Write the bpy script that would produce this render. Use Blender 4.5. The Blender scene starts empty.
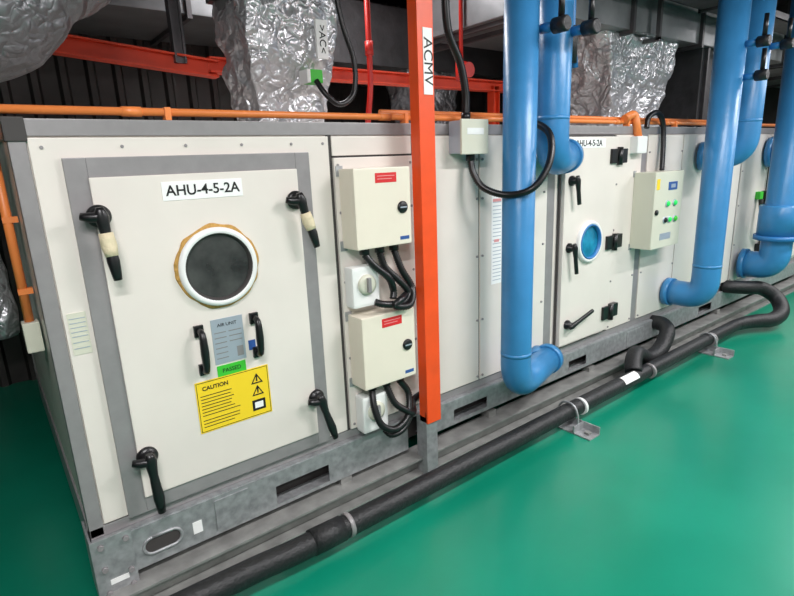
import bpy, bmesh, math, random
from mathutils import Vector, Matrix, noise
random.seed(4)
scn=bpy.context.scene
col=scn.collection
# ------------------------------------------------------------ materials
def s2l(c):
    return tuple(((v/255)/12.92 if v/255<=.04045 else ((v/255+.055)/1.055)**2.4) for v in c)
def mat(name,rgb,rough=.5,metal=0,var=.0,vscale=8,bump=0,bscale=40,coat=0,emit=0,rgb2=None,spec=.5,detail=4,rvar=0):
    m=bpy.data.materials.new(name);m.use_nodes=True;nt=m.node_tree;b=nt.nodes['Principled BSDF']
    c=s2l(rgb);b.inputs['Base Color'].default_value=(*c,1)
    b.inputs['Roughness'].default_value=rough;b.inputs['Metallic'].default_value=metal
    b.inputs['Specular IOR Level'].default_value=spec
    if coat:
        b.inputs['Coat Weight'].default_value=coat;b.inputs['Coat Roughness'].default_value=.12
    tc=nt.nodes.new('ShaderNodeTexCoord')
    if var or rgb2:
        n=nt.nodes.new('ShaderNodeTexNoise');n.inputs['Scale'].default_value=vscale;n.inputs['Detail'].default_value=detail
        nt.links.new(tc.outputs['Object'],n.inputs['Vector'])
        r=nt.nodes.new('ShaderNodeValToRGB');r.color_ramp.elements[0].position=.3;r.color_ramp.elements[1].position=.7
        c2=s2l(rgb2) if rgb2 else tuple(x*(1-var) for x in c)
        r.color_ramp.elements[0].color=(*c2,1);r.color_ramp.elements[1].color=(*c,1)
        nt.links.new(n.outputs['Fac'],r.inputs['Fac']);nt.links.new(r.outputs['Color'],b.inputs['Base Color'])
        if rvar:
            mr=nt.nodes.new('ShaderNodeMapRange');mr.inputs['To Min'].default_value=rough;mr.inputs['To Max'].default_value=rough+rvar
            nt.links.new(n.outputs['Fac'],mr.inputs['Value']);nt.links.new(mr.outputs['Result'],b.inputs['Roughness'])
    if bump:
        n=nt.nodes.new('ShaderNodeTexNoise');n.inputs['Scale'].default_value=bscale;n.inputs['Detail'].default_value=5
        nt.links.new(tc.outputs['Object'],n.inputs['Vector'])
        bu=nt.nodes.new('ShaderNodeBump');bu.inputs['Strength'].default_value=bump;bu.inputs['Distance'].default_value=.02
        nt.links.new(n.outputs['Fac'],bu.inputs['Height']);nt.links.new(bu.outputs['Normal'],b.inputs['Normal'])
    if emit:
        b.inputs['Emission Color'].default_value=(*c,1);b.inputs['Emission Strength'].default_value=emit
    return m
M=dict(
 cream=mat('cream_panel_paint',(228,220,212),.36,var=.08,vscale=3,coat=.1),
 boxc=mat('enclosure_paint',(230,221,204),.35,var=.03),
 boxg=mat('enclosure_light_paint',(208,207,190),.4),
 trim=mat('grey_aluminium_trim',(148,144,145),.4,.15,var=.12,vscale=20),
 seam=mat('seam_rubber_hole_shade',(62,58,57),.7),  # seams and gaskets; also the painted-in shade of the skid openings
 galv=mat('galvanised_steel',(180,182,184),.36,.5,var=.35,vscale=35,rvar=.2),
 rail=mat('painted_rail',(158,158,155),.5,.3,var=.35,vscale=12),
 black=mat('black_plastic',(18,18,20),.35),
 rubber=mat('black_pipe_insulation',(28,29,31),.5,var=.35,vscale=30,bump=.25,bscale=60),
 hose=mat('black_corrugated_conduit',(16,16,18),.35),
 tape=mat('cream_masking_tape',(214,200,168),.7,bump=.4),
 white=mat('white_plastic',(232,232,230),.35),
 paper=mat('white_sticker',(240,240,238),.5),
 silver=mat('silver_nameplate',(172,180,192),.35,.3),
 pink=mat('faded_pink_print',(222,150,150),.5),
 ink=mat('black_ink',(15,15,16),.6),
 red=mat('red_label',(210,34,38),.5),
 redp=mat('red_painted_pipe',(190,34,24),.4),
 green=mat('green_tag',(60,190,50),.5),
 yellow=mat('yellow_sign',(242,208,40),.45),
 orange=mat('orange_post_paint',(243,82,28),.4,var=.12,vscale=10),
 beam=mat('orange_red_beam_paint',(226,66,30),.45,var=.2,vscale=10),
 conduit=mat('orange_pvc_conduit',(238,136,70),.4),
 blue=mat('blue_pipe_paint',(58,134,190),.34,var=.16,vscale=6,bump=.12,bscale=14),
 blued=mat('blue_pipe_joint',(44,118,180),.4),
 seal=mat('tan_sealant',(204,158,82),.7,var=.3,vscale=60,bump=.6,bscale=60),
 glass=mat('dark_window_glass',(74,76,74),.05,rgb2=(22,24,25),vscale=9,spec=.8),
 teal=mat('teal_window_glass',(34,150,190),.08,rgb2=(12,80,110),vscale=9,spec=.8),
 duct=mat('galvanised_duct',(146,148,150),.36,.45,var=.35,vscale=5,bump=.1,bscale=5),
 ductd=mat('dark_duct_insulation',(84,84,86),.5,.3,var=.4,vscale=6,bump=.5,bscale=12),
 ceil=mat('ceiling_soffit',(70,68,68),.8,var=.4,vscale=3),
 wall=mat('plain_wall_paint',(150,152,150),.7,var=.05),
 grn=mat('indicator_green',(30,200,90),.3,emit=.4),
 cyan=mat('display_blue',(50,86,150),.3),
 cable=mat('cable_tray_steel',(96,94,96),.4,.5,var=.3),
)
fm=mat('green_epoxy_floor',(8,132,104),.24,rgb2=(5,116,90),vscale=1.2,coat=.10,bump=.04,bscale=5,rvar=.15)
cm=mat('corrugated_cladding',(92,87,85),.5,.35,var=.4,vscale=3)
def foil(name,rgb,rough,metal=.8):
    m=bpy.data.materials.new(name);m.use_nodes=True;nt=m.node_tree;b=nt.nodes['Principled BSDF']
    b.inputs['Metallic'].default_value=metal;b.inputs['Roughness'].default_value=rough
    tc=nt.nodes.new('ShaderNodeTexCoord')
    def ridge(scale,dist):
        n=nt.nodes.new('ShaderNodeTexNoise');n.inputs['Scale'].default_value=scale;n.inputs['Detail'].default_value=1.5;n.inputs['Distortion'].default_value=dist
        nt.links.new(tc.outputs['Object'],n.inputs['Vector'])
        s=nt.nodes.new('ShaderNodeMath');s.operation='SUBTRACT';s.inputs[1].default_value=.5;nt.links.new(n.outputs['Fac'],s.inputs[0])
        a=nt.nodes.new('ShaderNodeMath');a.operation='ABSOLUTE';nt.links.new(s.outputs[0],a.inputs[0]);return a,n
    a,n=ridge(7,.9);c2,_=ridge(17,.6)
    mu=nt.nodes.new('ShaderNodeMath');mu.operation='MULTIPLY';mu.inputs[1].default_value=.45;nt.links.new(c2.outputs[0],mu.inputs[0])
    ad=nt.nodes.new('ShaderNodeMath');ad.operation='ADD';nt.links.new(a.outputs[0],ad.inputs[0]);nt.links.new(mu.outputs[0],ad.inputs[1])
    bu=nt.nodes.new('ShaderNodeBump');bu.inputs['Strength'].default_value=.8;bu.inputs['Distance'].default_value=.08
    nt.links.new(ad.outputs[0],bu.inputs['Height']);nt.links.new(bu.outputs['Normal'],b.inputs['Normal'])
    b.inputs['Base Color'].default_value=(*s2l(rgb),1)
    return m
M['foil']=foil('crinkled_foil',(214,214,217),.34,.65)
M['foild']=foil('dull_foil',(138,138,141),.42,.6)
# ------------------------------------------------------------ mesh helpers
def group(name,loc=(0,0,0)):
    o=bpy.data.objects.new(name,None);o.empty_display_size=.1;col.objects.link(o);return o
def mk(name,bm,m,parent=None,smooth=False):
    me=bpy.data.meshes.new(name);bm.normal_update();bm.to_mesh(me);bm.free()
    if m: me.materials.append(m if not isinstance(m,str) else M[m])
    if smooth:
        for p in me.polygons:p.use_smooth=True
    o=bpy.data.objects.new(name,me);col.objects.link(o)
    if parent:o.parent=parent
    return o
def addbox(bm,b):
    x0,x1,y0,y1,z0,z1=b
    vs=[bm.verts.new(p) for p in [(x0,y0,z0),(x1,y0,z0),(x1,y1,z0),(x0,y1,z0),(x0,y0,z1),(x1,y0,z1),(x1,y1,z1),(x0,y1,z1)]]
    for f in [(0,3,2,1),(4,5,6,7),(0,1,5,4),(1,2,6,5),(2,3,7,6),(3,0,4,7)]: bm.faces.new([vs[i] for i in f])
def boxes(name,parent,bl,m,bev=0):
    bm=bmesh.new()
    for b in bl: addbox(bm,b)
    bmesh.ops.recalc_face_normals(bm,faces=bm.faces[:])
    if bev: bmesh.ops.bevel(bm,geom=bm.edges[:],offset=bev,segments=2,affect='EDGES',profile=.7)
    return mk(name,bm,m,parent)
def box(name,parent,x0,x1,y0,y1,z0,z1,m,bev=0): return boxes(name,parent,[(x0,x1,y0,y1,z0,z1)],m,bev)
def frames(P):
    T=[]
    for i in range(len(P)):
        a=P[max(0,i-1)];b=P[min(len(P)-1,i+1)];T.append((b-a).normalized())
    up=Vector((0,0,1)) if abs(T[0].z)<.9 else Vector((1,0,0))
    N=[(up-T[0]*up.dot(T[0])).normalized()]
    for i in range(1,len(P)):
        n=N[-1]-T[i]*N[-1].dot(T[i]);N.append(n.normalized())
    return T,N
def sweep(bm,P,R,seg,sq=1.0):
    T,N=frames(P);rings=[]
    for p,t,n,r in zip(P,T,N,R):
        b=t.cross(n)
        rings.append([bm.verts.new(p+(n*math.cos(a)*r+b*math.sin(a)*r*sq)) for a in [2*math.pi*k/seg for k in range(seg)]])
    for a,b in zip(rings,rings[1:]):
        for k in range(seg): 
            f=bm.faces.new((a[k],a[(k+1)%seg],b[(k+1)%seg],b[k]));f.smooth=True
    bm.faces.new(rings[0][::-1]);bm.faces.new(rings[-1])
def catmull(pts,step=.02):
    P=[Vector(p) for p in pts];P=[P[0]*2-P[1]]+P+[P[-1]*2-P[-2]];out=[];par=[]
    for i in range(1,len(P)-2):
        n=max(2,int((P[i+1]-P[i]).length/step))
        for k in range(n):
            t=k/n;p0,p1,p2,p3=P[i-1:i+3]
            out.append(.5*((2*p1)+(p2-p0)*t+(2*p0-5*p1+4*p2-p3)*t*t+(3*p1-p0-3*p2+p3)*t**3));par.append(i-1+t)
    out.append(P[-2]);par.append(len(P)-3);return out,par
def fillet(pts,rad,n=10):
    P=[Vector(p) for p in pts];out=[P[0]]
    for i in range(1,len(P)-1):
        a=(P[i-1]-P[i]);b=(P[i+1]-P[i]);r=min(rad,a.length*.49,b.length*.49)
        a=P[i]+a.normalized()*r;b=P[i]+b.normalized()*r
        for k in range(n+1):
            t=k/n;out.append(a*(1-t)**2+P[i]*2*t*(1-t)+b*t*t)
    out.append(P[-1]);return out
def hose(name,parent,pts,r,m='hose',corr=True,step=None,radii=None,seg=14,sq=1.0):
    P,par=catmull(pts,step or (.005 if corr else .02))
    if corr: R=[r*(1 if (i//1)%2 else .84) for i in range(len(P))]
    elif radii: R=[radii[int(min(t,len(radii)-1))]*(1-(t%1))+radii[min(int(t)+1,len(radii)-1)]*(t%1) for t in par]
    else: R=[r]*len(P)
    bm=bmesh.new();sweep(bm,P,R,seg,sq);return mk(name,bm,m,parent)
def pipe(name,parent,pts,r,m,rad=.15,seg=32):
    P=fillet(pts,rad) if len(pts)>2 else [Vector(p) for p in pts]
    bm=bmesh.new();sweep(bm,P,[r]*len(P),seg);return mk(name,bm,m,parent)
def cyl(name,parent,p0,p1,r,m,seg=32,bev=0):
    bm=bmesh.new();P=[Vector(p0),Vector(p1)]
    if bev:
        d=(P[1]-P[0]).normalized()*bev;P=[P[0],P[1]-d,P[1]];sweep(bm,P,[r,r,r-bev],seg)
    else: sweep(bm,P,[r,r],seg)
    return mk(name,bm,m,parent)
def lathe(name,parent,x,y,z,prof,m,seg=64,wob=0):
    bm=bmesh.new();rings=[]
    for r,d in prof:
        rings.append([bm.verts.new((x+(r+wob*noise.noise(Vector((math.cos(a)*4,math.sin(a)*4,r*9))))*math.cos(a),y-d,z+(r+wob*noise.noise(Vector((math.cos(a)*4,math.sin(a)*4,r*9))))*math.sin(a))) for a in [2*math.pi*k/seg for k in range(seg)]])
    for a,b in zip(rings,rings[1:]):
        for k in range(seg): 
            f=bm.faces.new((a[k],a[(k+1)%seg],b[(k+1)%seg],b[k]));f.smooth=True
    return mk(name,bm,m,parent)
def text(name,parent,s,x,y,z,size,m='ink',rot=0,align='CENTER',ext=.0006,bold=0):
    c=bpy.data.curves.new(name,'FONT');c.body=s;c.size=size;c.align_x=align;c.align_y='CENTER';c.extrude=ext;c.offset=bold
    t=bpy.data.objects.new(name+'_tmp',c);col.objects.link(t)
    bpy.context.view_layer.update();dg=bpy.context.evaluated_depsgraph_get()
    me=bpy.data.meshes.new_from_object(t.evaluated_get(dg));bpy.data.objects.remove(t)
    me.materials.clear();me.materials.append(M[m])
    me.transform(Matrix.Translation((x,y,z))@Matrix.Rotation(math.pi/2,4,'X')@Matrix.Rotation(rot,4,'Z'))
    o=bpy.data.objects.new(name,me);col.objects.link(o);o.parent=parent;return o
def crinkle(name,parent,secs,m,div=14,amp=.03,sc=3.0):
    bm=bmesh.new();rings=[]
    L=[]
    for a,b in zip(secs,secs[1:]):
        n=max(2,int(abs(b[4]-a[4])/.02))
        for k in range(n): L.append([a[i]+(b[i]-a[i])*k/n for i in range(5)])
    L.append(list(secs[-1]))
    def rg(p): return abs(noise.noise(p))*2-.5
    for x0,x1,y0,y1,z in L:
        c=[(x0,y0),(x1,y0),(x1,y1),(x0,y1)];ring=[];cx=(x0+x1)/2;cy=(y0+y1)/2
        for i in range(4):
            a=c[i];b=c[(i+1)%4]
            for k in range(div):
                p=Vector((a[0]+(b[0]-a[0])*k/div,a[1]+(b[1]-a[1])*k/div,z))
                o=Vector((p.x-cx,p.y-cy,0)).normalized()
                h=rg(p*sc)+.45*rg(p*sc*2.3+Vector((5,1,2)))+.2*rg(p*sc*5)
                ring.append(bm.verts.new(p-o*h*amp))
        rings.append(ring)
    n=4*div
    for a,b in zip(rings,rings[1:]):
        for k in range(n): f=bm.faces.new((a[k],a[(k+1)%n],b[(k+1)%n],b[k]));f.smooth=True
    bm.faces.new(rings[0][::-1]);bm.faces.new(rings[-1])
    bmesh.ops.recalc_face_normals(bm,faces=bm.faces[:])
    return mk(name,bm,m,parent)
# ------------------------------------------------------------ room
X0,X1,Y0,Y1,ZC=-2.4,11.0,-3.6,2.95,3.15
box('floor',None,X0,X1,Y0,Y1,-.1,0,fm)
CE=box('ceiling',None,X0,X1,Y0,Y1,ZC,ZC+.1,'ceil')
boxes('ceiling_joists',CE,[(x,x+.12,Y0,Y1,2.98,ZC) for x in (-1.2,.6,2.4,4.2,6.0,7.8,9.6)],'ceil',.004)
box('wall_front',None,X0,X1,Y0-.1,Y0,0,ZC,'wall')
box('wall_right',None,X1,X1+.1,Y0,Y1,0,ZC,cm)
def corrug(name,p0,p1,nrm):
    bm=bmesh.new();p0=Vector(p0);p1=Vector(p1);L=(p1-p0).length;d=(p1-p0)/L;n=Vector(nrm)
    prof=[];t=0
    while t<L:
        for dt,o in ((0,0),(.09,0),(.11,.035),(.15,.035),(.17,0)):
            if t+dt<L: prof.append((t+dt,o))
        t+=.19
    prof.append((L,0))
    lo=[bm.verts.new(p0+d*a+n*o) for a,o in prof];hi=[bm.verts.new(p0+d*a+n*o+Vector((0,0,ZC))) for a,o in prof]
    for i in range(len(prof)-1): bm.faces.new((lo[i],lo[i+1],hi[i+1],hi[i]))
    return mk(name,bm,cm)
corrug('wall_back',(X0,Y1,0),(X1,Y1,0),(0,-1,0))
corrug('wall_left',(X0,Y0,0),(X0,Y1,0),(1,0,0))
# ------------------------------------------------------------ AHU
ZB,ZT,D,LX=.31,1.715,2.1,8.8
A=group('air_handling_unit')
box('casing',A,.004,LX,.004,D,ZB,ZT-.004,'cream',.003)
T=[]
T+= [(0,.045,-.006,.05,ZB,ZT-.06),(0,LX,-.006,.05,ZT-.05,ZT),(.0,LX,-.006,.05,ZB-.005,ZB+.035)]
T+= [(0,.05,D-.05,D,ZB,ZT),(-.003,.05,.05,D,ZT-.05,ZT),(-.003,.05,.05,D,ZB,ZB+.04)]
for x in (2.54,3.56,5.18,6.45,7.6): T.append((x-.035,x+.035,-.010,.01,ZB+.035,ZT-.05))
boxes('aluminium_frame',A,T,'trim',.003)
boxes('corner_cap',A,[(-.006,.05,-.012,.05,ZT-.065,ZT+.004)],'seam',.004)
def panel(x0,x1,z0=.352,z1=1.66,y=-.014):
    return (x0,x1,y,.006,z0,z1)
boxes('cover_panel',A,[panel(.048,1.066,y=-.01),panel(1.082,1.50,z0=.352,z1=1.575,y=-.018),panel(1.082,1.50,z0=1.583,z1=1.66,y=-.010),panel(1.512,1.932),panel(1.945,2.50),panel(3.20,3.52),panel(3.60,4.1),panel(4.112,4.62),panel(4.632,5.14),panel(5.22,5.8),panel(5.81,6.41),panel(6.49,7.56),panel(7.64,LX-.05)],'cream',.003)
boxes('panel_gap',A,[(1.064,1.084,-.004,.006,ZB+.03,ZT-.05),(1.5,1.512,-.004,.006,.35,1.66),(1.932,1.945,-.004,.006,.35,1.66),(3.185,3.2,-.004,.006,.35,1.66),(4.1,4.112,-.004,.006,.35,1.66),(4.62,4.632,-.004,.006,.35,1.66),(5.8,5.81,-.004,.006,.35,1.66),(1.08,1.5,-.004,.006,1.574,1.584)],'seam')
def ringbox(x0,x1,z0,z1,w,y0,y1):
    return [(x0,x0+w,y0,y1,z0,z1),(x1-w,x1,y0,y1,z0,z1),(x0+w,x1-w,y0,y1,z1-w,z1),(x0+w,x1-w,y0,y1,z0,z0+w)]
boxes('access_door_frame',A,ringbox(.125,.965,.345,1.60,.062,-.026,-.005),'trim',.003)
box('access_door_leaf',A,.186,.904,-.034,-.005,.406,1.539,'cream',.005)
def latch(x,z,ang,L=.2,tape=False,y=-.03):
    g=A
    lathe('latch_base',g,x,y,z,[(.036,0),(.036,.012),(.03,.018),(.024,.02),(.024,.045),(.018,.052),(0.0001,.052)],'black',32)
    d=Vector((math.cos(ang),0,math.sin(ang)));p=Vector((x,y-.055,z))
    hose('latch_lever',g,[p-d*.03,p,p+d*.06,p+d*L*.7+Vector((0,-.012,0)),p+d*L+Vector((0,-.012,0))],.015,'black',False,radii=[.012,.021,.015,.019,.013],sq=.8)
    hose('latch_knob',g,[p+Vector((-.055,.02,.005)),p+Vector((-.03,.01,.0)),p],.015,'black',False,radii=[.012,.016,.016])
    if tape:
        hose('latch_tape',g,[p+d*.05,p+d*L*.45+Vector((0,-.004,0)),p+d*L*.62+Vector((0,-.010,0))],.02,'tape',False,radii=[.021,.024,.019],sq=.9)
rd=math.radians
latch(.195,1.42,rd(-86),.2,True);latch(.885,1.42,rd(-76),.19,True)
latch(.905,.575,rd(-76),.19);latch(.215,.565,rd(-88),.2)
def porthole(x,z,r,y,g,sealant=True,gm='glass'):
    if sealant: lathe('porthole_sealant',A,x,y,z,[(r*1.30,0),(r*1.28,.006),(r*1.2,.008),(r*1.1,.0)],'seal',72,wob=.008)
    lathe('porthole_ring',A,x,y,z,[(r*1.21,0),(r*1.21,.014),(r*1.18,.022),(r*1.06,.024),(r*1.0,.018),(r*.97,.002)],'white',72)
    lathe('porthole_glass',A,x,y,z,[(r*1.0,.004),(r*.5,.004),(.0001,.004)],gm,48)
    if sealant: lathe('porthole_gasket',A,x,y,z,[(r*1.035,.0215),(r*1.0,.0185),(r*.96,.008),(r*.96,.004)],'seam',64)
porthole(.553,1.205,.119,-.034,A)
def barhandle(x,z0,z1):
    y=-.034
    hose('door_handle_grip',A,[(x,y-.012,z1-.012),(x,y-.042,z1-.018),(x,y-.048,(z0+z1)/2),(x,y-.042,z0+.018),(x,y-.012,z0+.012)],.012,'black',False,radii=[.011,.012,.015,.012,.011])
    boxes('door_handle_mount',A,[(x-.017,x+.017,y-.014,y,z1-.035,z1+.008),(x-.017,x+.017,y-.014,y,z0-.008,z0+.035)],'black',.003)
barhandle(.45,.82,.995);barhandle(.662,.835,1.0)
y=-.0352
box('nameplate',A,.497,.618,y-.001,y+.003,.835,1.01,'silver')
text('nameplate_text',A,'AIR UNIT',.557,y-.0015,.985,.018)
boxes('nameplate_lines',A,[(.505,.55,y-.0016,y,z,z+.004) for z in (.955,.935,.915,.895,.875,.855)]+[(.56,.61,y-.0016,y,z,z+.004) for z in (.955,.935,.915)]+[(.585,.61,y-.0016,y,.85,.89)],'trim')
box('green_tag',A,.50,.612,y-.001,y+.003,.785,.828,'green')
text('green_tag_text',A,'PASSED',.556,y-.0015,.806,.022)
box('blue_tag',A,.632,.66,y-.001,y+.003,.86,.9,'cyan')
box('unit_number_sticker',A,.395,.675,y-.001,y+.003,1.452,1.515,'paper')
text('unit_number_text',A,'AHU-4-5-2A',.535,y-.0018,1.483,.049,bold=.0007)
W=group('warning_sign')
box('sign_plate',W,.41,.70,y-.001,y+.0008,.58,.785,'yellow')
text('sign_title',W,'CAUTION',.485,y-.0018,.755,.022,bold=.0004)
bl=[(.425,.425+random.uniform(.11,.15),y-.0016,y,z,z+.003) for z in (.725,.712,.699,.686,.673,.66,.647,.627,.614,.601)]
boxes('sign_lines',W,bl,'ink')
def tri(cx,cz,s):
    bm=bmesh.new();a=[bm.verts.new((cx+s*dx,y-.0018,cz+s*dz)) for dx,dz in((-.5,-.43),(.5,-.43),(0,.43))]
    b=[bm.verts.new((cx+s*.66*dx,y-.0018,cz-s*.04+s*.66*dz)) for dx,dz in((-.5,-.43),(.5,-.43),(0,.43))]
    for i in range(3): bm.faces.new((a[i],a[(i+1)%3],b[(i+1)%3],b[i]))
    mk('sign_triangle',bm,'ink',W)
    boxes('sign_bolt',W,[(cx-.003,cx+.003,y-.0018,y,cz-.012,cz+.012)],'ink')
tri(.648,.74,.05);tri(.648,.69,.05);box('sign_symbol',W,.62,.675,y-.0016,y,.605,.65,'ink')
box('sign_symbol_page',W,.63,.665,y-.0022,y-.0016,.615,.64,'paper')
boxes('sign_border',W,ringbox(.414,.696,.584,.781,.002,y-.0016,y),'ink')
box('panel_sticker',A,.058,.112,-.0118,-.008,.98,1.12,'boxg')
boxes('panel_sticker_lines',A,[(.062,.108,-.0124,-.0118,z,z+.003) for z in (1.1,1.085,1.07,1.055,1.04,1.02,1.0)],'silver')
box('notice_sheet',A,2.03,2.115,-.0158,-.012,.88,1.36,'paper')
boxes('notice_sheet_print',A,[(2.04,2.105,-.0164,-.0158,z,z+.004) for z in [.90+.02*i for i in range(22)]],'silver')
boxes('notice_sheet_header',A,[(2.04,2.105,-.0166,-.0158,1.325,1.34),(2.05,2.09,-.0166,-.0158,1.11,1.125)],'pink')
box('access_door_2_gasket',A,2.618,3.186,-.012,-.003,.362,1.66,'seam')
box('access_door_2_leaf',A,2.63,3.175,-.04,-.01,.375,1.65,'cream',.006)
porthole(2.895,1.015,.108,-.04,A,False,'teal')
lathe('porthole_trim',A,2.895,-.04,1.015,[(.108,.006),(.108,.026),(.102,.026),(.098,.006)],'blued',48)
box('unit_number_sticker',A,2.68,3.03,-.0418,-.038,1.585,1.638,'paper')
text('unit_number_text',A,'AHU-4-5-2A',2.855,-.0424,1.611,.052,bold=.0007)
def latch2(x,z,ang,y=-.04,L=.14):
    lathe('latch_base',A,x,y,z,[(.03,0),(.03,.012),(.02,.018),(.02,.04),(0.0001,.042)],'black',24)
    d=Vector((math.cos(ang),0,math.sin(ang)));p=Vector((x,y-.045,z))
    hose('latch_lever',A,[p-d*.03,p,p+d*.06,p+d*L],.015,'black',False,radii=[.012,.02,.014,.014],sq=.8)
latch2(2.69,1.40,rd(-80));latch2(2.69,1.0,rd(-80),L=.16);latch2(2.70,.51,rd(15),L=.22)
for z in (1.53,.98,.50):
    boxes('door_hinge',A,[(3.09,3.155,-.056,-.038,z-.045,z+.045),(3.2,3.28,-.05,-.012,z-.045,z+.045)],'black',.004)
    cyl('door_hinge_pin',A,(3.18,-.055,z-.055),(3.18,-.055,z+.055),.018,'black',16)
for x0,x1 in ((4.66,5.12),(5.84,6.38),(6.6,7.4)):
    box('access_door_gasket',A,x0-.01,x1+.01,-.02,-.012,.38,1.64,'seam')
    box('access_door_far_leaf',A,x0,x1,-.04,-.012,.39,1.63,'cream',.006)
for x,z in ((4.55,1.2),(4.55,.62),(5.74,1.1),(5.74,.6)):
    boxes('door_hinge',A,[(x,x+.14,-.06,-.012,z-.05,z+.05)],'black',.006)
latch2(6.3,1.3,rd(-80));latch2(6.3,.6,rd(-80))
box('service_socket',A,5.60,5.68,-.055,-.012,1.08,1.15,'green',.008)
hose('service_cable',A,[(5.64,-.05,1.08),(5.62,-.08,.95),(5.64,-.12,.82),(5.76,-.12,.76),(5.92,-.06,.80)],.022)
bm=bmesh.new()
for x in [1.53,1.92,1.96,2.47,3.22,3.5,3.62,4.09,1.1,1.485,5.24,5.78]:
    for z in (.375,.7,1.05,1.35,1.545):
        P=[Vector((x,-.012,z)),Vector((x,-.021,z))];sweep(bm,P,[.007,.006],8)
for x in [.08,.3,.5,.7,.9,1.04]:
    sweep(bm,[Vector((x,-.008,1.632)),Vector((x,-.014,1.632))],[.006,.005],8)
mk('panel_screws',bm,'trim',A)
# ------------------------------------------------------------ steel skid
S=group('steel_skid_frame')
def cutplate(name,x0,x1,y,z0,z1,holes,m,th=.005):
    bl=[];x=x0
    for a,b,c,d in holes:
        bl.append((x,a,y-th,y,z0,z1));bl.append((a,b,y-th,y,z0,c));bl.append((a,b,y-th,y,d,z1));x=b
    bl.append((x,x1,y-th,y,z0,z1));return boxes(name,S,bl,m)
cutplate('upper_channel_web',.0,1.40,-.03,.135,.30,[(.68,.94,.15,.235)],'galv')
cutplate('upper_channel_web_2',1.52,LX,-.03,.16,.30,[(1.72,1.98,.18,.245),(2.75,2.95,.18,.245),(4.6,4.85,.18,.245)],'galv')
boxes('upper_channel_flange',S,[(0,LX,-.03,.05,.296,.304),(0,1.40,-.03,.05,.13,.137),(1.52,LX,-.03,.05,.155,.162),(0,.006,-.03,D,.13,.30),(0,.05,-.0,D,.13,.137)],'galv')
boxes('hole_shade_sheet',S,[(.05,LX,.06,.065,.13,.30)],'seam')  # added dark sheet, stands in for the shade inside the cutouts
def obl(name,x0,x1,z0,z1,yy,m,lip):
    r=(z1-z0)/2;pts=[]
    for k in range(13): a=math.pi/2+math.pi*k/12;pts.append((x0+r+math.cos(a)*r,(z0+z1)/2+math.sin(a)*r))
    for k in range(13): a=-math.pi/2+math.pi*k/12;pts.append((x1-r+math.cos(a)*r,(z0+z1)/2+math.sin(a)*r))
    bm=bmesh.new()
    if lip:
        P=[Vector((a,yy,b)) for a,b in pts];P.append(P[0]);sweep(bm,P,[.006]*len(P),8)
    else: bm.faces.new([bm.verts.new((a,yy,b)) for a,b in pts])
    mk(name,bm,m,S)
obl('lifting_slot_shade',.155,.285,.18,.24,-.0358,'seam',False);obl('lifting_slot_lip',.152,.288,.177,.243,-.036,'galv',True)  # web is not cut here; flat dark face paints the slot's inner shade
boxes('floor_rail',S,[(.02,LX,-.10,.02,.0,.012),(.02,LX,-.10,.02,.088,.10),(.02,LX,-.046,-.034,.012,.088),(.02,LX,D-.12,D,.0,.10)],'rail',.002)
boxes('corner_plate',S,[(-.008,.12,-.044,-.035,.06,.318),(-.012,-.004,-.044,.12,.06,.318)],'galv',.002)
bm=bmesh.new()
for x,z in ((.02,.29),(.1,.29),(.02,.2),(.02,.1),(.1,.1),(.1,.16)):
    sweep(bm,[Vector((x,-.044,z)),Vector((x,-.054,z))],[.011,.011],6)
mk('corner_bolts',bm,'trim',S)
boxes('cross_member',S,[(x,x+.06,-.03,D,.10,.135) for x in (.02,1.0,2.0,3.0,4.0,5.0,6.0,7.0,8.0,8.7)],'rail')
boxes('splice_plate',S,[(.42,.56,-.040,-.035,.15,.285),(2.28,2.5,-.040,-.035,.17,.285),(3.45,3.68,-.040,-.035,.17,.285)],'galv',.002)
boxes('rail_label',S,[(.33,.365,-.037,-.035,.18,.23)],'paper')
boxes('corner_label',S,[(.03,.09,-.046,-.044,.13,.15)],'paper')
# ------------------------------------------------------------ orange post
Pst=group('structural_post')
boxes('post_channel',Pst,[(1.440,1.527,-.145,-.137,.30,ZC),(1.440,1.448,-.137,-.085,.30,ZC),(1.519,1.527,-.137,-.085,.30,ZC)],'orange',.002)
boxes('post_foot',Pst,[(1.440,1.51,-.135,-.128,.0,.36),(1.440,1.448,-.128,-.06,.0,.33),(1.41,1.55,-.16,-.105,.0,.010)],'galv')
box('acmv_sticker',Pst,1.468,1.518,-.1478,-.144,1.82,2.08,'paper')
text('acmv_text',Pst,'ACMV',1.493,-.1482,1.95,.068,rot=-math.pi/2)
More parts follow.
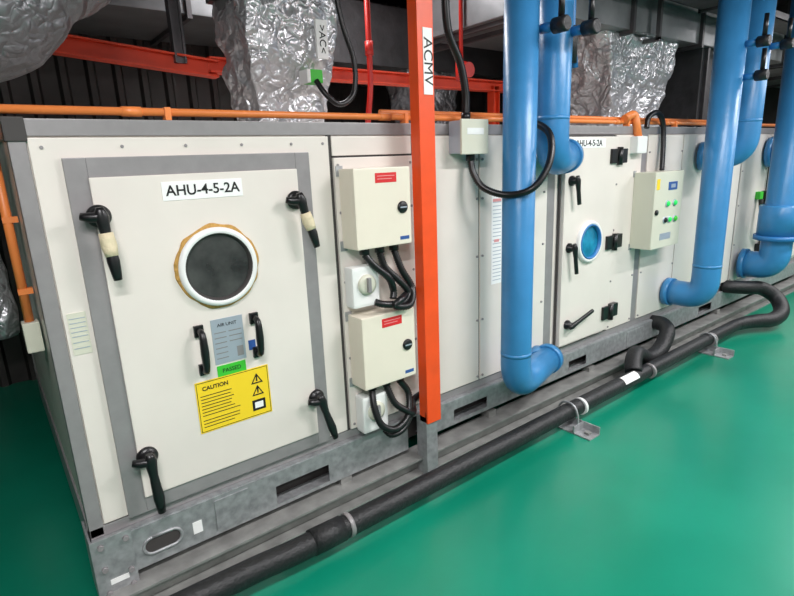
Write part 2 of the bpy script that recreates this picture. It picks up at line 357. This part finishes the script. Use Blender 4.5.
# ------------------------------------------------------------ control boxes
def ctrlbox(name,x0,x1,z0,z1,d,m='boxc',y=-.018):
    g=group(name)
    box('enclosure_body',g,x0,x1,-d+.018,y,z0,z1,m,.006)
    box('enclosure_door',g,x0+.0,x1-.0,-d,-d+.02,z0,z1,m,.006)
    boxes('enclosure_seam',g,[(x0+.003,x1-.003,-d+.0185,-d+.022,z0+.003,z1-.003)],'seam')
    boxes('mounting_lug',g,[(x0-.012,x0+.02,y-.004,y,z1-.03,z1+.012),(x0-.012,x0+.02,y-.004,y,z0-.012,z0+.03)],'galv')
    return g
CB=[]
for z0,z1 in ((1.20,1.53),(.575,.905)):
    g=ctrlbox('electrical_control_box',1.10,1.39,z0,z1,.13);CB.append(g)
    box('warning_label',g,1.205,1.315,-.1312,-.128,z1-.062,z1-.022,'red')
    boxes('warning_label_text',g,[(1.215,1.305,-.1318,-.1312,z1-.036,z1-.033),(1.215,1.29,-.1318,-.1312,z1-.048,z1-.045)],'pink')
    lathe('door_lock',g,1.342,-.13,z0+.16,[(.026,0),(.026,.006),(.02,.01),(.0001,.01)],'black',24)
    box('lock_slot',g,1.324,1.360,-.1412,-.138,z0+.157,z0+.163,'silver')
    box('maker_label',g,1.325,1.375,-.1308,-.128,z0+.02,z0+.035,'cyan')
    for x in (1.17,1.25,1.33): cyl('cable_gland',g,(x,-.075,z0),(x,-.075,z0-.03),.022,'black',16)
def isolator(x,z):
    g=group('isolator_switch')
    box('switch_housing',g,x-.07,x+.07,-.085,-.018,z-.09,z+.09,'white',.014)
    lathe('switch_dial',g,x,-.085,z+.01,[(.045,0),(.045,.01),(.03,.014),(.0001,.014)],'boxg',32)
    box('switch_handle',g,x-.008,x+.008,-.114,-.098,z-.022,z+.042,'trim',.003)
isolator(1.165,1.03);isolator(1.18,.43)
hg=CB[0]
hose('conduit',hg,[(1.25,-.075,1.17),(1.27,-.085,1.10),(1.33,-.11,1.03),(1.37,-.12,.97),(1.31,-.14,.94),(1.22,-.14,.95),(1.18,-.12,.965)],.017)
hose('conduit_2',hg,[(1.33,-.075,1.17),(1.35,-.10,1.08),(1.39,-.12,.99),(1.34,-.16,.93),(1.26,-.16,.94),(1.31,-.15,.965),(1.45,-.05,.955),(1.6,-.04,.95)],.017)
hose('conduit_3',hg,[(1.17,-.075,1.17),(1.20,-.10,1.12),(1.26,-.12,1.06),(1.29,-.11,1.0),(1.28,-.12,.96)],.017)
hg=CB[1]
hose('conduit',hg,[(1.17,-.075,.545),(1.155,-.11,.47),(1.17,-.14,.39),(1.24,-.15,.35),(1.33,-.13,.38),(1.37,-.09,.47),(1.33,-.075,.545)],.017)
hose('conduit_2',hg,[(1.25,-.075,.545),(1.27,-.11,.46),(1.32,-.13,.41),(1.37,-.12,.38),(1.43,-.05,.40),(1.52,-.04,.42)],.017)
hose('conduit_3',hg,[(1.21,-.10,.34),(1.23,-.13,.315),(1.30,-.13,.32),(1.37,-.11,.37)],.015)
g=ctrlbox('electrical_control_panel',3.44,3.83,.90,1.415,.165,'boxg',-.014)
box('panel_display',g,3.62,3.74,-.168,-.163,1.29,1.345,'cyan',.002)
box('panel_display_glass',g,3.65,3.71,-.1695,-.168,1.305,1.33,'silver')
for dx,dz,mm in ((.62,1.2,'grn'),(.72,1.2,'grn'),(.60,1.09,'black'),(.66,1.09,'grn'),(.74,1.09,'green')):
    lathe('panel_button_bezel',g,3+dx,-.165,dz,[(.024,0),(.024,.005),(.018,.006)],'silver',20)
    lathe('panel_button',g,3+dx,-.165,dz,[(.018,0),(.018,.012),(.012,.018),(.0001,.018)],mm,20)
lathe('panel_lock',g,3.475,-.165,1.15,[(.018,0),(.018,.01),(.0001,.012)],'black',20)
box('yellow_tag',g,3.46,3.50,-.1665,-.163,1.30,1.37,'yellow');box('silver_label',g,3.55,3.7,-.1665,-.163,.955,1.0,'silver')
hose('flexible_conduit_arch',g,[(3.47,-.06,1.70),(3.50,-.055,1.77),(3.62,-.05,1.80),(3.72,-.04,1.74),(3.73,-.05,1.60),(3.70,-.07,1.42)],.018)
g=group('junction_box')
box('box_body',g,1.73,1.90,-.10,-.014,1.575,1.725,'silver',.006)
box('box_lid',g,1.725,1.905,-.108,-.095,1.57,1.73,'boxg',.005)
box('box_label',g,1.76,1.87,-.1095,-.107,1.66,1.69,'white')
cyl('gland',g,(1.83,-.06,1.575),(1.83,-.06,1.54),.022,'black',16);cyl('gland',g,(1.80,-.06,1.725),(1.80,-.06,1.76),.022,'black',16)
hose('conduit_drop',g,[(1.80,-.06,1.75),(1.80,-.06,1.85),(1.77,-.055,1.98),(1.70,-.05,2.12),(1.68,-.06,2.35),(1.68,-.08,2.8),(1.68,-.08,ZC)],.02)
hose('conduit_swag',g,[(1.83,-.06,1.55),(1.83,-.08,1.48),(1.85,-.13,1.41),(1.91,-.22,1.375),(1.97,-.32,1.40),(2.05,-.345,1.49),(2.10,-.33,1.59),(2.125,-.28,1.67),(2.14,-.15,1.72),(2.13,-.03,1.72)],.018)
# ------------------------------------------------------------ blue pipes
def bluepipe(x,y,zend,r,end,ztop=ZC,extra=True,name='chilled_water_pipe'):
    g=group(name)
    pipe('pipe_run',g,[(x,y,ztop),(x,y,zend),end],r,'blue',r*2.0)
    e=Vector(end);d=(e-Vector((x,y,zend))).normalized()
    cyl('wall_flange',g,e-d*.05,e-d*.004,r*1.12,'blue')
    cyl('joint_band',g,(x,y,zend+r*2.4),(x,y,zend+r*2.4+.02),r*1.012,'blue')
    return g
def stubvalve(g,x,y,z,dx=.0,L=.14):
    cyl('tapping',g,(x,y,z),(x,y-L*.5,z),.022,'blued',16)
    cyl('insulated_cap',g,(x,y-L*.5,z),(x,y-L,z),.034,'rubber',20,.006)
    cyl('tapping_stem',g,(x,y-L*.75,z+.03),(x,y-L*.75,z+.16),.014,'black',14)
g=bluepipe(2.005,-.215,.345,.08,(2.48,-.08,.36));stubvalve(g,2.08,-.27,2.11)
pipe('branch_to_unit',g,[(2.36,-.10,.355),(2.40,-.085,.355),(2.43,-.02,.355)],.078,'blue',.05)
g=bluepipe(2.275,-.20,1.52,.084,(2.58,-.08,1.545));stubvalve(g,2.30,-.275,2.12)
pipe('branch_to_unit',g,[(2.44,-.10,1.54),(2.48,-.085,1.54),(2.51,-.02,1.54)],.08,'blue',.05)
g=bluepipe(4.02,-.30,.49,.095,(4.02,-.02,.49));stubvalve(g,4.02,-.39,2.20);stubvalve(g,4.05,-.39,2.0)
g=bluepipe(4.43,-.30,1.50,.095,(4.38,-.02,1.50));stubvalve(g,4.43,-.39,2.22)
g=bluepipe(5.38,-.30,.52,.12,(5.36,-.045,.52));stubvalve(g,5.38,-.41,2.1)
cyl('valve_body',g,(5.38,-.30,.80),(5.38,-.30,1.06),.16,'blue',32,.01);cyl('valve_flange',g,(5.38,-.30,.76),(5.38,-.30,.80),.18,'blued')
g=bluepipe(5.78,-.32,1.50,.12,(5.76,-.02,1.50))
g=group('insulated_thermometer_tube')
pipe('tube',g,[(2.52,-.12,ZC),(2.52,-.12,2.18),(2.56,-.12,2.0)],.02,'blued',.05,16)
cyl('tube_sleeve',g,(2.52,-.12,2.02),(2.52,-.12,2.2),.034,'rubber',18,.005)
# ------------------------------------------------------------ black drain pipe
g=group('insulated_drain_pipe')
hose('main_run',g,[(-1.6,-.24,.10),(.28,-.27,.10),(.82,-.29,.10),(2.62,-.28,.10),(4.5,-.27,.10),(4.82,-.28,.10),(5.0,-.34,.10),(5.16,-.42,.10),(5.34,-.42,.14),(5.43,-.34,.23),(5.36,-.24,.31),(5.22,-.17,.33),(5.12,-.08,.34),(5.10,-.01,.34)],.047,'rubber',False,radii=[.047]*5+[.05,.058,.062,.062,.062,.062,.06,.058,.058,.058],seg=24)
for x in (.86,2.50,3.3,4.25): cyl('pipe_collar',g,(x,-.288,.10),(x+.02,-.288,.10),.051,'trim' if x!=2.5 else 'white')
cyl('pipe_coupling',g,(.70,-.286,.10),(.84,-.289,.10),.052,'rubber')
bm=bmesh.new()
n=8;ra=.0495;rows=[]
for xx in (2.95,3.12):
    rows.append([bm.verts.new((xx,-.280-math.cos(a)*ra,.10+math.sin(a)*ra)) for a in [rd(20+70*k/n) for k in range(n+1)]])
for k in range(n): bm.faces.new((rows[0][k],rows[1][k],rows[1][k+1],rows[0][k+1]))
mk('pipe_label',bm,'paper',g)
hose('trap_bend',g,[(3.86,-.01,.27),(3.86,-.09,.27),(3.82,-.15,.24),(3.74,-.17,.17),(3.62,-.18,.12),(3.48,-.18,.12),(3.38,-.18,.17),(3.30,-.19,.20),(3.22,-.22,.17),(3.16,-.26,.12)],.055,'rubber',False)
for x in (2.40,4.22):
    g=group('pipe_floor_bracket')
    boxes('bracket_angle',g,[(x-.05,x+.05,-.46,-.24,0,.008),(x+.042,x+.05,-.46,-.24,.0,.05),(x-.05,x+.05,-.36,-.352,.0,.05)],'galv',.001)
    boxes('bracket_bolt',g,[(x-.015,x+.015,-.43,-.40,.008,.022)],'rail',.003)
    hose('u_bolt',g,[(x,-.352,.02),(x,-.345,.1),(x,-.32,.146),(x,-.28,.157),(x,-.24,.146),(x,-.215,.1),(x,-.21,.02)],.006,'galv',False)
# ------------------------------------------------------------ orange conduits
g=group('orange_cable_conduit')
pipe('conduit_run',g,[(-.9,.02,1.742),(LX,.02,1.742)],.013,'conduit',.05,16)
for x in (.35,1.38,2.3,3.25,3.9,5.1): 
    cyl('conduit_coupler',g,(x-.03,.02,1.742),(x+.03,.02,1.742),.016,'conduit',16)
    boxes('conduit_saddle',g,[(x+.1,x+.12,.0,.04,1.715,1.757)],'conduit',.003)
pipe('conduit_run_2',g,[(1.38,.055,1.765),(5.0,.055,1.765)],.012,'conduit',.05,16)
pipe('elbow_run',g,[(3.30,.0,1.76),(3.42,.0,1.80),(3.42,-.035,1.64)],.026,'conduit',.05,18)
box('elbow_box',g,3.36,3.48,-.07,-.012,1.54,1.65,'white',.01)
g=group('orange_conduit_riser')
pipe('conduit_riser',g,[(-.03,.30,1.725),(-.03,.30,1.04)],.015,'conduit',.05,16)
box('conduit_box',g,-.055,-.003,.27,.33,.94,1.05,'boxg',.006)
boxes('saddle',g,[(-.045,-.0,.285,.315,1.4,1.42),(-.045,-.0,.285,.315,1.15,1.17)],'conduit')
# ------------------------------------------------------------ beams
g=group('steel_support_beam')
def ibeam(nm,p0,p1,h,w,m):
    p0=Vector(p0);p1=Vector(p1);d=(p1-p0);L=d.length;d.normalize();s=d.cross(Vector((0,0,1))).normalized();u=s.cross(d)
    bm=bmesh.new()
    for a,b,c,e in ((-w/2,w/2,h/2-.01,h/2),(-w/2,w/2,-h/2,-h/2+.01),(-.006,.006,-h/2+.01,h/2-.01)):
        v=[p0+d*t+s*q+u*r for t in (0,L) for q,r in ((a,c),(b,c),(b,e),(a,e))]
        vs=[bm.verts.new(k) for k in v]
        for f in [(0,1,2,3),(7,6,5,4),(0,4,5,1),(1,5,6,2),(2,6,7,3),(3,7,4,0)]: bm.faces.new([vs[i] for i in f])
    bmesh.ops.recalc_face_normals(bm,faces=bm.faces[:]);mk(nm,bm,m,g)
ibeam('beam_main',(1.05,1.2,2.11),(3.62,1.2,2.11),.08,.09,'beam')
ibeam('beam_brace',(.16,1.25,2.18),(1.1,1.2,2.09),.09,.08,'beam')
ibeam('beam_hanger',(3.38,1.2,2.11),(3.381,1.2,1.72),.07,.07,'beam')
ibeam('beam_hanger_2',(.9,1.2,3.15),(.901,1.2,2.11),.06,.06,'cable')
g=group('sprinkler_pipe')
pipe('red_pipe',g,[(2.0,.98,ZC),(2.0,.98,2.02),(1.95,.98,1.72)],.018,'redp',.08,16)
cyl('red_pipe_tee',g,(2.0,.98,2.2),(2.0,.98,2.28),.026,'redp',16)
g=group('red_drain_valve')
pipe('valve_pipe',g,[(2.72,.9,ZC),(2.72,.9,2.2)],.014,'redp',.05,16)
cyl('valve_body',g,(2.72,.9,2.08),(2.72,.9,2.2),.04,'redp',20)
cyl('valve_wheel',g,(2.72,.82,2.14),(2.72,.85,2.14),.05,'redp',20)
cyl('valve_stem',g,(2.72,.84,2.14),(2.72,.9,2.14),.012,'black',12)
# ------------------------------------------------------------ ducts
g=group('foil_insulated_duct_drop')
crinkle('duct_body',g,[(1.04,1.40,.56,.84,1.715),(1.03,1.41,.56,.84,1.88),(.99,1.43,.50,.84,2.04),(.98,1.45,.48,.84,2.25),(.99,1.44,.48,.84,2.36)],'foil',40,.028,6)
box('duct_damper',g,.98,1.43,.49,.84,2.28,3.14,'duct',.01)
boxes('damper_flange',g,[(.955,1.455,.465,.865,2.33,2.36),(.955,1.455,.465,.865,2.46,2.48)],'cable')
box('duct_label',g,1.30,1.36,.42,.435,2.04,2.21,'paper');text('duct_label_text',g,'>AC<',1.33,.418,2.125,.05,rot=-math.pi/2)
box('damper_actuator',g,1.25,1.32,.42,.50,1.93,1.99,'green',.006)
box('damper_actuator_cover',g,1.235,1.255,.42,.50,1.93,1.99,'white',.004)
hose('actuator_cable',g,[(1.28,.42,1.94),(1.31,.38,1.87),(1.38,.37,1.83),(1.46,.37,1.89),(1.47,.37,2.03),(1.42,.38,2.2),(1.40,.39,2.4),(1.42,.40,2.8)],.014)
g=group('flexible_insulated_duct')
P,par=catmull([(-1.6,.7,1.98),(-.7,.65,1.90),(-.2,.62,1.99),(.16,.6,2.24),(.42,.6,2.58),(.5,.6,3.15)],.02)
bm=bmesh.new();sweep(bm,P,[.22+.02*noise.noise(Vector((i*.2,0,0)))-.012*abs(math.sin(i*.22)) for i in range(len(P))],56)
for v in bm.verts: v.co+=Vector((noise.noise(v.co*6),noise.noise(v.co*6+Vector((3,3,3))),noise.noise(v.co*6+Vector((7,1,2)))))*.03
mk('duct_skin',bm,'foild',g)
g=group('exhaust_duct')
def rduct(nm,x0,x1,y0,y1,z0,z1,m,axis='x',step=1.1):
    box(nm,g,x0,x1,y0,y1,z0,z1,m,.006);bl=[]
    x=x0+.05
    while x<x1: bl.append((x,x+.03,y0-.03,y1+.03,z0-.03,z1+.03));x+=step
    boxes(nm+'_flange',g,bl,'cable')
rduct('duct_run',-2.2,1.75,1.75,2.6,2.50,2.92,'duct')
P=[Vector((-.16,2.0,.62+.03*i)) for i in range(64)]
bm=bmesh.new();sweep(bm,P,[.125]*64,40)
for v in bm.verts: v.co+=Vector((noise.noise(v.co*7),noise.noise(v.co*7+Vector((3,3,3))),0))*.025
mk('foil_riser',bm,'foil',g)
g=group('rectangular_supply_duct')
rduct('duct_run',2.75,10.5,.35,1.35,2.42,2.85,'duct')
boxes('duct_hanger',g,[(x,x+.03,.28,.31,2.37,2.98) for x in (2.9,4.2,5.5,6.8,8.1)]+[(x,x+.03,.28,1.42,2.36,2.39) for x in (2.9,4.2,5.5,6.8,8.1)],'cable')
crinkle('foil_drop',g,[(3.95,4.7,.5,1.05,1.715),(3.95,4.7,.5,1.05,1.9),(3.85,4.75,.45,1.1,2.15),(3.75,4.8,.42,1.1,2.43)],'foil',40,.04,4)
rduct('plenum_box',5.2,6.3,.40,1.25,1.75,2.43,'ductd','x',.5)
g=group('rectangular_return_duct')
rduct('duct_run',1.9,10.5,1.75,2.6,2.30,2.75,'ductd')
crinkle('foil_drop',g,[(3.02,3.45,1.78,2.05,1.715),(3.0,3.5,1.78,2.05,2.0),(2.95,3.6,1.78,2.1,2.32)],'foild',14,.03,4)
g=group('cable_tray')
boxes('tray',g,[(-2.2,10.5,.0,.22,2.62,2.63),(-2.2,10.5,.0,.008,2.62,2.68),(-2.2,10.5,.212,.22,2.62,2.68)],'cable')
for k in range(5):
    pipe('tray_cable_%d'%k,g,[(-2.2,.03+.04*k,2.645),(10.5,.03+.04*k,2.645)],.014,'hose' if k%2 else 'conduit',.1,10)
boxes('tray_hanger',g,[(x,x+.02,-.02,-.0,2.6,2.98) for x in (-1,.7,2.6,4.7,6.6,8.6)]+[(x,x+.02,.22,.24,2.6,2.98) for x in (-1,.7,2.6,4.7,6.6,8.6)]+[(x,x+.02,-.02,.24,2.6,2.62) for x in (-1,.7,2.6,4.7,6.6,8.6)],'cable')
g=group('grey_conduit_bank')
for x,yy in ((1.66,1.45),(1.78,1.45),(1.82,1.45)):
    pipe('conduit_%d'%int(x*100),g,[(x,yy,2.98),(x,yy,1.72)],.016,'cable',.1,12)
# ------------------------------------------------------------ lights
def lamp(x,yy,z,L,power,name='fluorescent_batten'):
    g=group(name)
    box('batten_housing',g,x-L/2,x+L/2,yy-.06,yy+.06,z+.03,z+.09,'white',.005)
    m=M.get('tube') or mat('fluorescent_tube',(250,250,250),.4,emit=6);M['tube']=m
    cyl('lamp_tube',g,(x-L/2+.03,yy,z+.012),(x+L/2-.03,yy,z+.012),.014,m,12)
    l=bpy.data.lights.new('lamp_light','AREA');l.shape='RECTANGLE';l.size=L;l.size_y=.12;l.energy=power;l.color=(1,.975,.985)
    o=bpy.data.objects.new('lamp_light',l);o.location=(x,yy,z-.01);col.objects.link(o);o.parent=g
for x in (-.3,2.6,5.5,8.6): lamp(x,-1.9,2.85,1.2,76)
for x in (-.6,3.4,7.2): lamp(x,-3.2,2.85,1.2,46)
lamp(1.9,1.1,2.85,1.0,20);lamp(6.8,-.75,2.85,1.2,16)
w=bpy.data.worlds.new('World');scn.world=w;w.use_nodes=True
w.node_tree.nodes['Background'].inputs[0].default_value=(.9,.9,.9,1);w.node_tree.nodes['Background'].inputs[1].default_value=.25
# ------------------------------------------------------------ camera
f,th,ph,ro=534.704,.6512,.2495,-.0404
F=Vector((math.sin(th)*math.cos(ph),math.cos(th)*math.cos(ph),-math.sin(ph)))
R0=Vector((math.cos(th),-math.sin(th),0));U0=R0.cross(F)
R=R0*math.cos(ro)+U0*math.sin(ro);U=U0*math.cos(ro)-R0*math.sin(ro)
cd=bpy.data.cameras.new('camera');co=bpy.data.objects.new('camera',cd);col.objects.link(co)
co.matrix_world=Matrix([[R[0],U[0],-F[0],-.101],[R[1],U[1],-F[1],-1.96],[R[2],U[2],-F[2],1.55],[0,0,0,1]])
cd.sensor_width=36;cd.lens=f/794*36;cd.clip_start=.02
scn.camera=co
try:
    scn.view_settings.view_transform='Standard';scn.view_settings.look='None'
except Exception: pass
